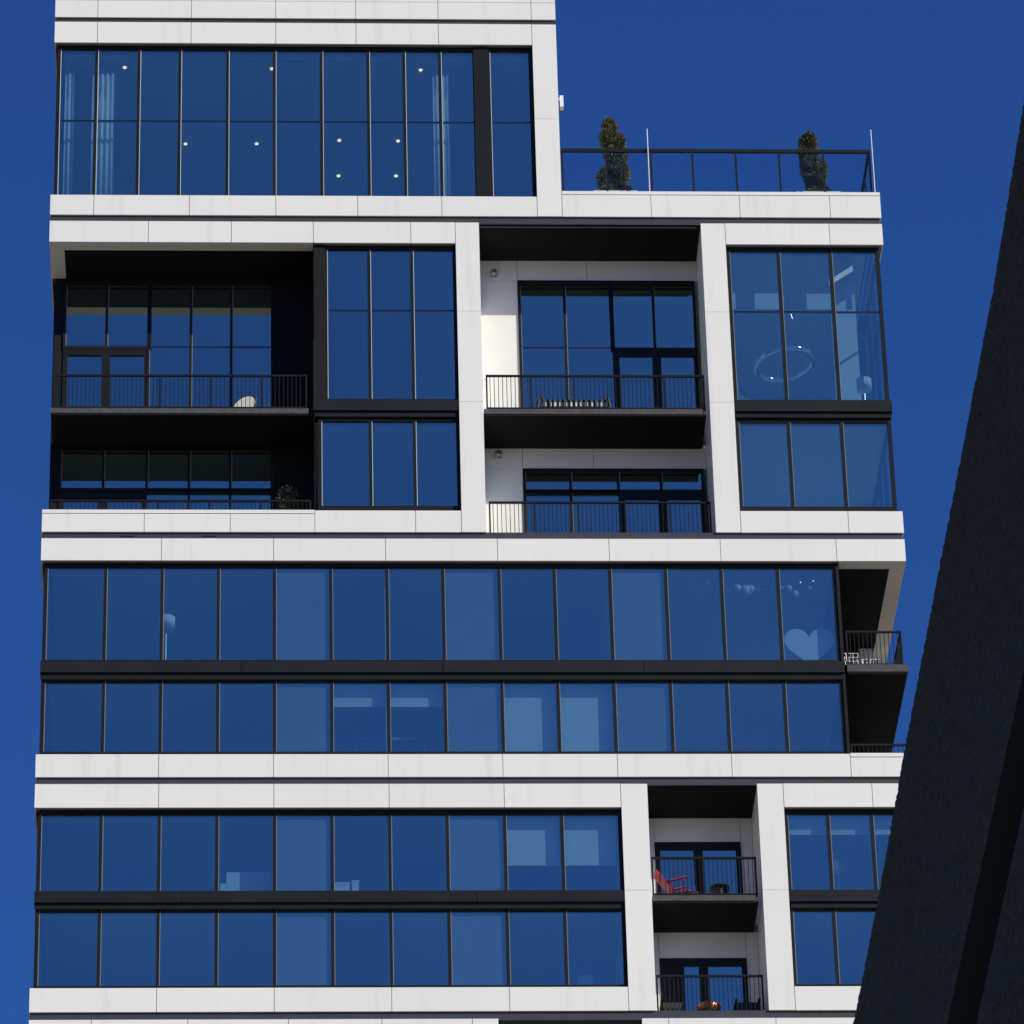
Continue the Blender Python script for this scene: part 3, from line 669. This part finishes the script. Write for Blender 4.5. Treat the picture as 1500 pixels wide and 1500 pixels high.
def red_chair():
    o = empty('rocking_chair', 'red slatted rocking chair on the upper narrow balcony', 'chair'); z = 66.14
    # facing right, back reclined to the left
    for k in range(5):
        y = .68+.11*k; MB().bar((10.86, y, z+.36), (10.34, y, z+1.08), .09, .022).build('back_slat', M['red'], o)
    b = MB().bar((10.78, .64, z+.48), (10.78, 1.16, z+.48), .04, .06); b.bar((10.46, .64, z+.92), (10.46, 1.16, z+.92), .04, .06); b.build('back_rail', M['red'], o)
    for k in range(5): MB().bar((10.84+.105*k, .66, z+.38+.012*k), (10.84+.105*k, 1.14, z+.38+.012*k), .09, .02).build('seat_slat', M['red'], o)
    for y in (.62, 1.18):
        MB().bar((10.60, y, z+.66), (11.16, y, z+.82), .08, .03).build('arm', M['red'], o)
        MB().bar((11.02, y, z+.10), (11.06, y, z+.78), .05, .04).build('leg', M['red'], o); MB().bar((10.74, y, z+.10), (10.70, y, z+.70), .05, .04).build('leg', M['red'], o)
        MB().tube([(10.50+.92*t/10, y, z+.03+.20*((t-4)/6)**2*(1.7 if t > 4 else .7)) for t in range(11)], .026, 6).build('rocker', M['red'], o)
        MB().tube([(11.12+.03*t, y, z+.42-.004*t*t) for t in range(10)], .024, 6).build('front_curve', M['red'], o)
red_chair()
o = empty('drum_table', 'round black drum table on the upper narrow balcony', 'table'); z = 66.14
MB().lathe([(.20, z), (.235, z+.1), (.25, z+.40), (.235, z+.60)], 12.03, .9, 24).build('body', M['black'], o, True); MB().lathe([(.25, z+.602), (.255, z+.62), (.25, z+.645)], 12.03, .9, 24).build('top', M['black'], o)
def armchair(x0, x1, label):
    o = empty('wicker_armchair', label, 'chair', 'dark wicker armchairs on the lowest balcony'); z = 62.74
    MB().box(x0+.06, x1-.06, .60, 1.2, z+.22, z+.40).build('seat', M['black'], o); MB().box(x0+.04, x1-.04, 1.18, 1.27, z+.22, z+.84).build('backrest', M['black'], o)
    for x in (x0, x1-.07):
        MB().box(x, x+.07, .60, 1.2, z+.60, z+.66).build('arm', M['black'], o)
        for y in (.62, 1.14): box('leg', x+.01, x+.06, y, y+.05, z, z+.598, M['black'], o)
armchair(10.34, 10.98, 'dark wicker armchair on the lowest balcony beside the lit wall'); armchair(12.26, 12.92, 'dark wicker armchair on the lowest balcony at the shaded wall')
o = empty('fire_bowl', 'copper fire bowl on a stand between the two dark armchairs', 'fire bowl'); z = 62.74
MB().lathe([(.10, z+.30), (.24, z+.40), (.32, z+.56), (.30, z+.58), (.20, z+.66), (.05, z+.70)], 11.60, .9, 24).build('bowl', M['copper'], o, True)
MB().lathe([(.36, z+.26), (.40, z+.28), (.36, z+.30)], 11.60, .9, 20).build('rim', M['black'], o)
for t in range(3): MB().bar((11.60+.1*math.cos(t*2.1), .9+.1*math.sin(t*2.1), z+.30), (11.60+.3*math.cos(t*2.1), .9+.3*math.sin(t*2.1), z), .03).build('leg', M['black'], o)

# ------------------------------------------------------------------ leaning concrete pier close to the camera
def interp(tab, z):
    for (z0, x0), (z1, x1) in zip(tab, tab[1:]):
        if z <= z1 or (z1, x1) == tab[-1]: return x0+(x1-x0)*(z-z0)/(z1-z0)
E_ = [(-1.6, .95), (5.0, 1.50), (8.0, 2.00), (9.969, 2.428), (10.498, 2.553), (11.249, 2.716), (12.09, 2.908), (12.867, 3.088), (13.609, 3.259), (14.631, 3.469), (17, 4.02), (22, 5.15)]
rn = random.Random(4)
zs = []; z = -1.6
while z < 8: zs.append(z); z += .4
while z < 16: zs.append(z); z += .012
while z < 22: zs.append(z); z += .4
def pier_row(z):
    e = interp(E_, z); s = (e-2.445)
    lean = .262 if z > 8 else .19
    g1 = 2.533+(.262*(z-8.971) if z > 7 else .262*(7-8.971)+.17*(z-7))
    g2 = 2.583+(.266*(z-8.772) if z > 7 else .266*(7-8.772)+.17*(z-7))
    j = (lambda a: rn.gauss(0, a)) if 8 < z < 16 else (lambda a: 0)
    y = lambda v: v - CAM_D
    row = [(e+.9, y(20.9), z), (e+.35, y(20.35), z), (e+.002+j(.0014), y(20.01), z)]
    for k in range(1, 26):                                   # textured left face
        t = k/26; row.append((e+(g1-e)*t+j(.0014), y(20-2*t), z))
    row += [(g1, y(18), z), (g1+.42, y(17.93), z), (g2+.42, y(17.66), z), (g2, y(17.6), z)]
    for k in range(1, 9): t = k/8; row.append((g2+.75*t+j(.002), y(17.6-3.6*t), z))
    row += [(g2+3.2, y(14.6), z), (e+3.0, y(20.9), z)]
    return row
b = MB(); rows = [pier_row(z) for z in zs]; n = len(rows[0])
for r_ in rows: b.v += r_
gi = [i for i in range(n)]
for i in range(len(rows)-1):
    for k in range(n):
        k2 = (k+1) % n; b.f.append((i*n+k2, i*n+k, (i+1)*n+k, (i+1)*n+k2)); b.mi.append(1 if 28 <= k <= 30 else 0)
b.f.append(tuple((len(rows)-1)*n+k for k in reversed(range(n)))); b.mi.append(0)
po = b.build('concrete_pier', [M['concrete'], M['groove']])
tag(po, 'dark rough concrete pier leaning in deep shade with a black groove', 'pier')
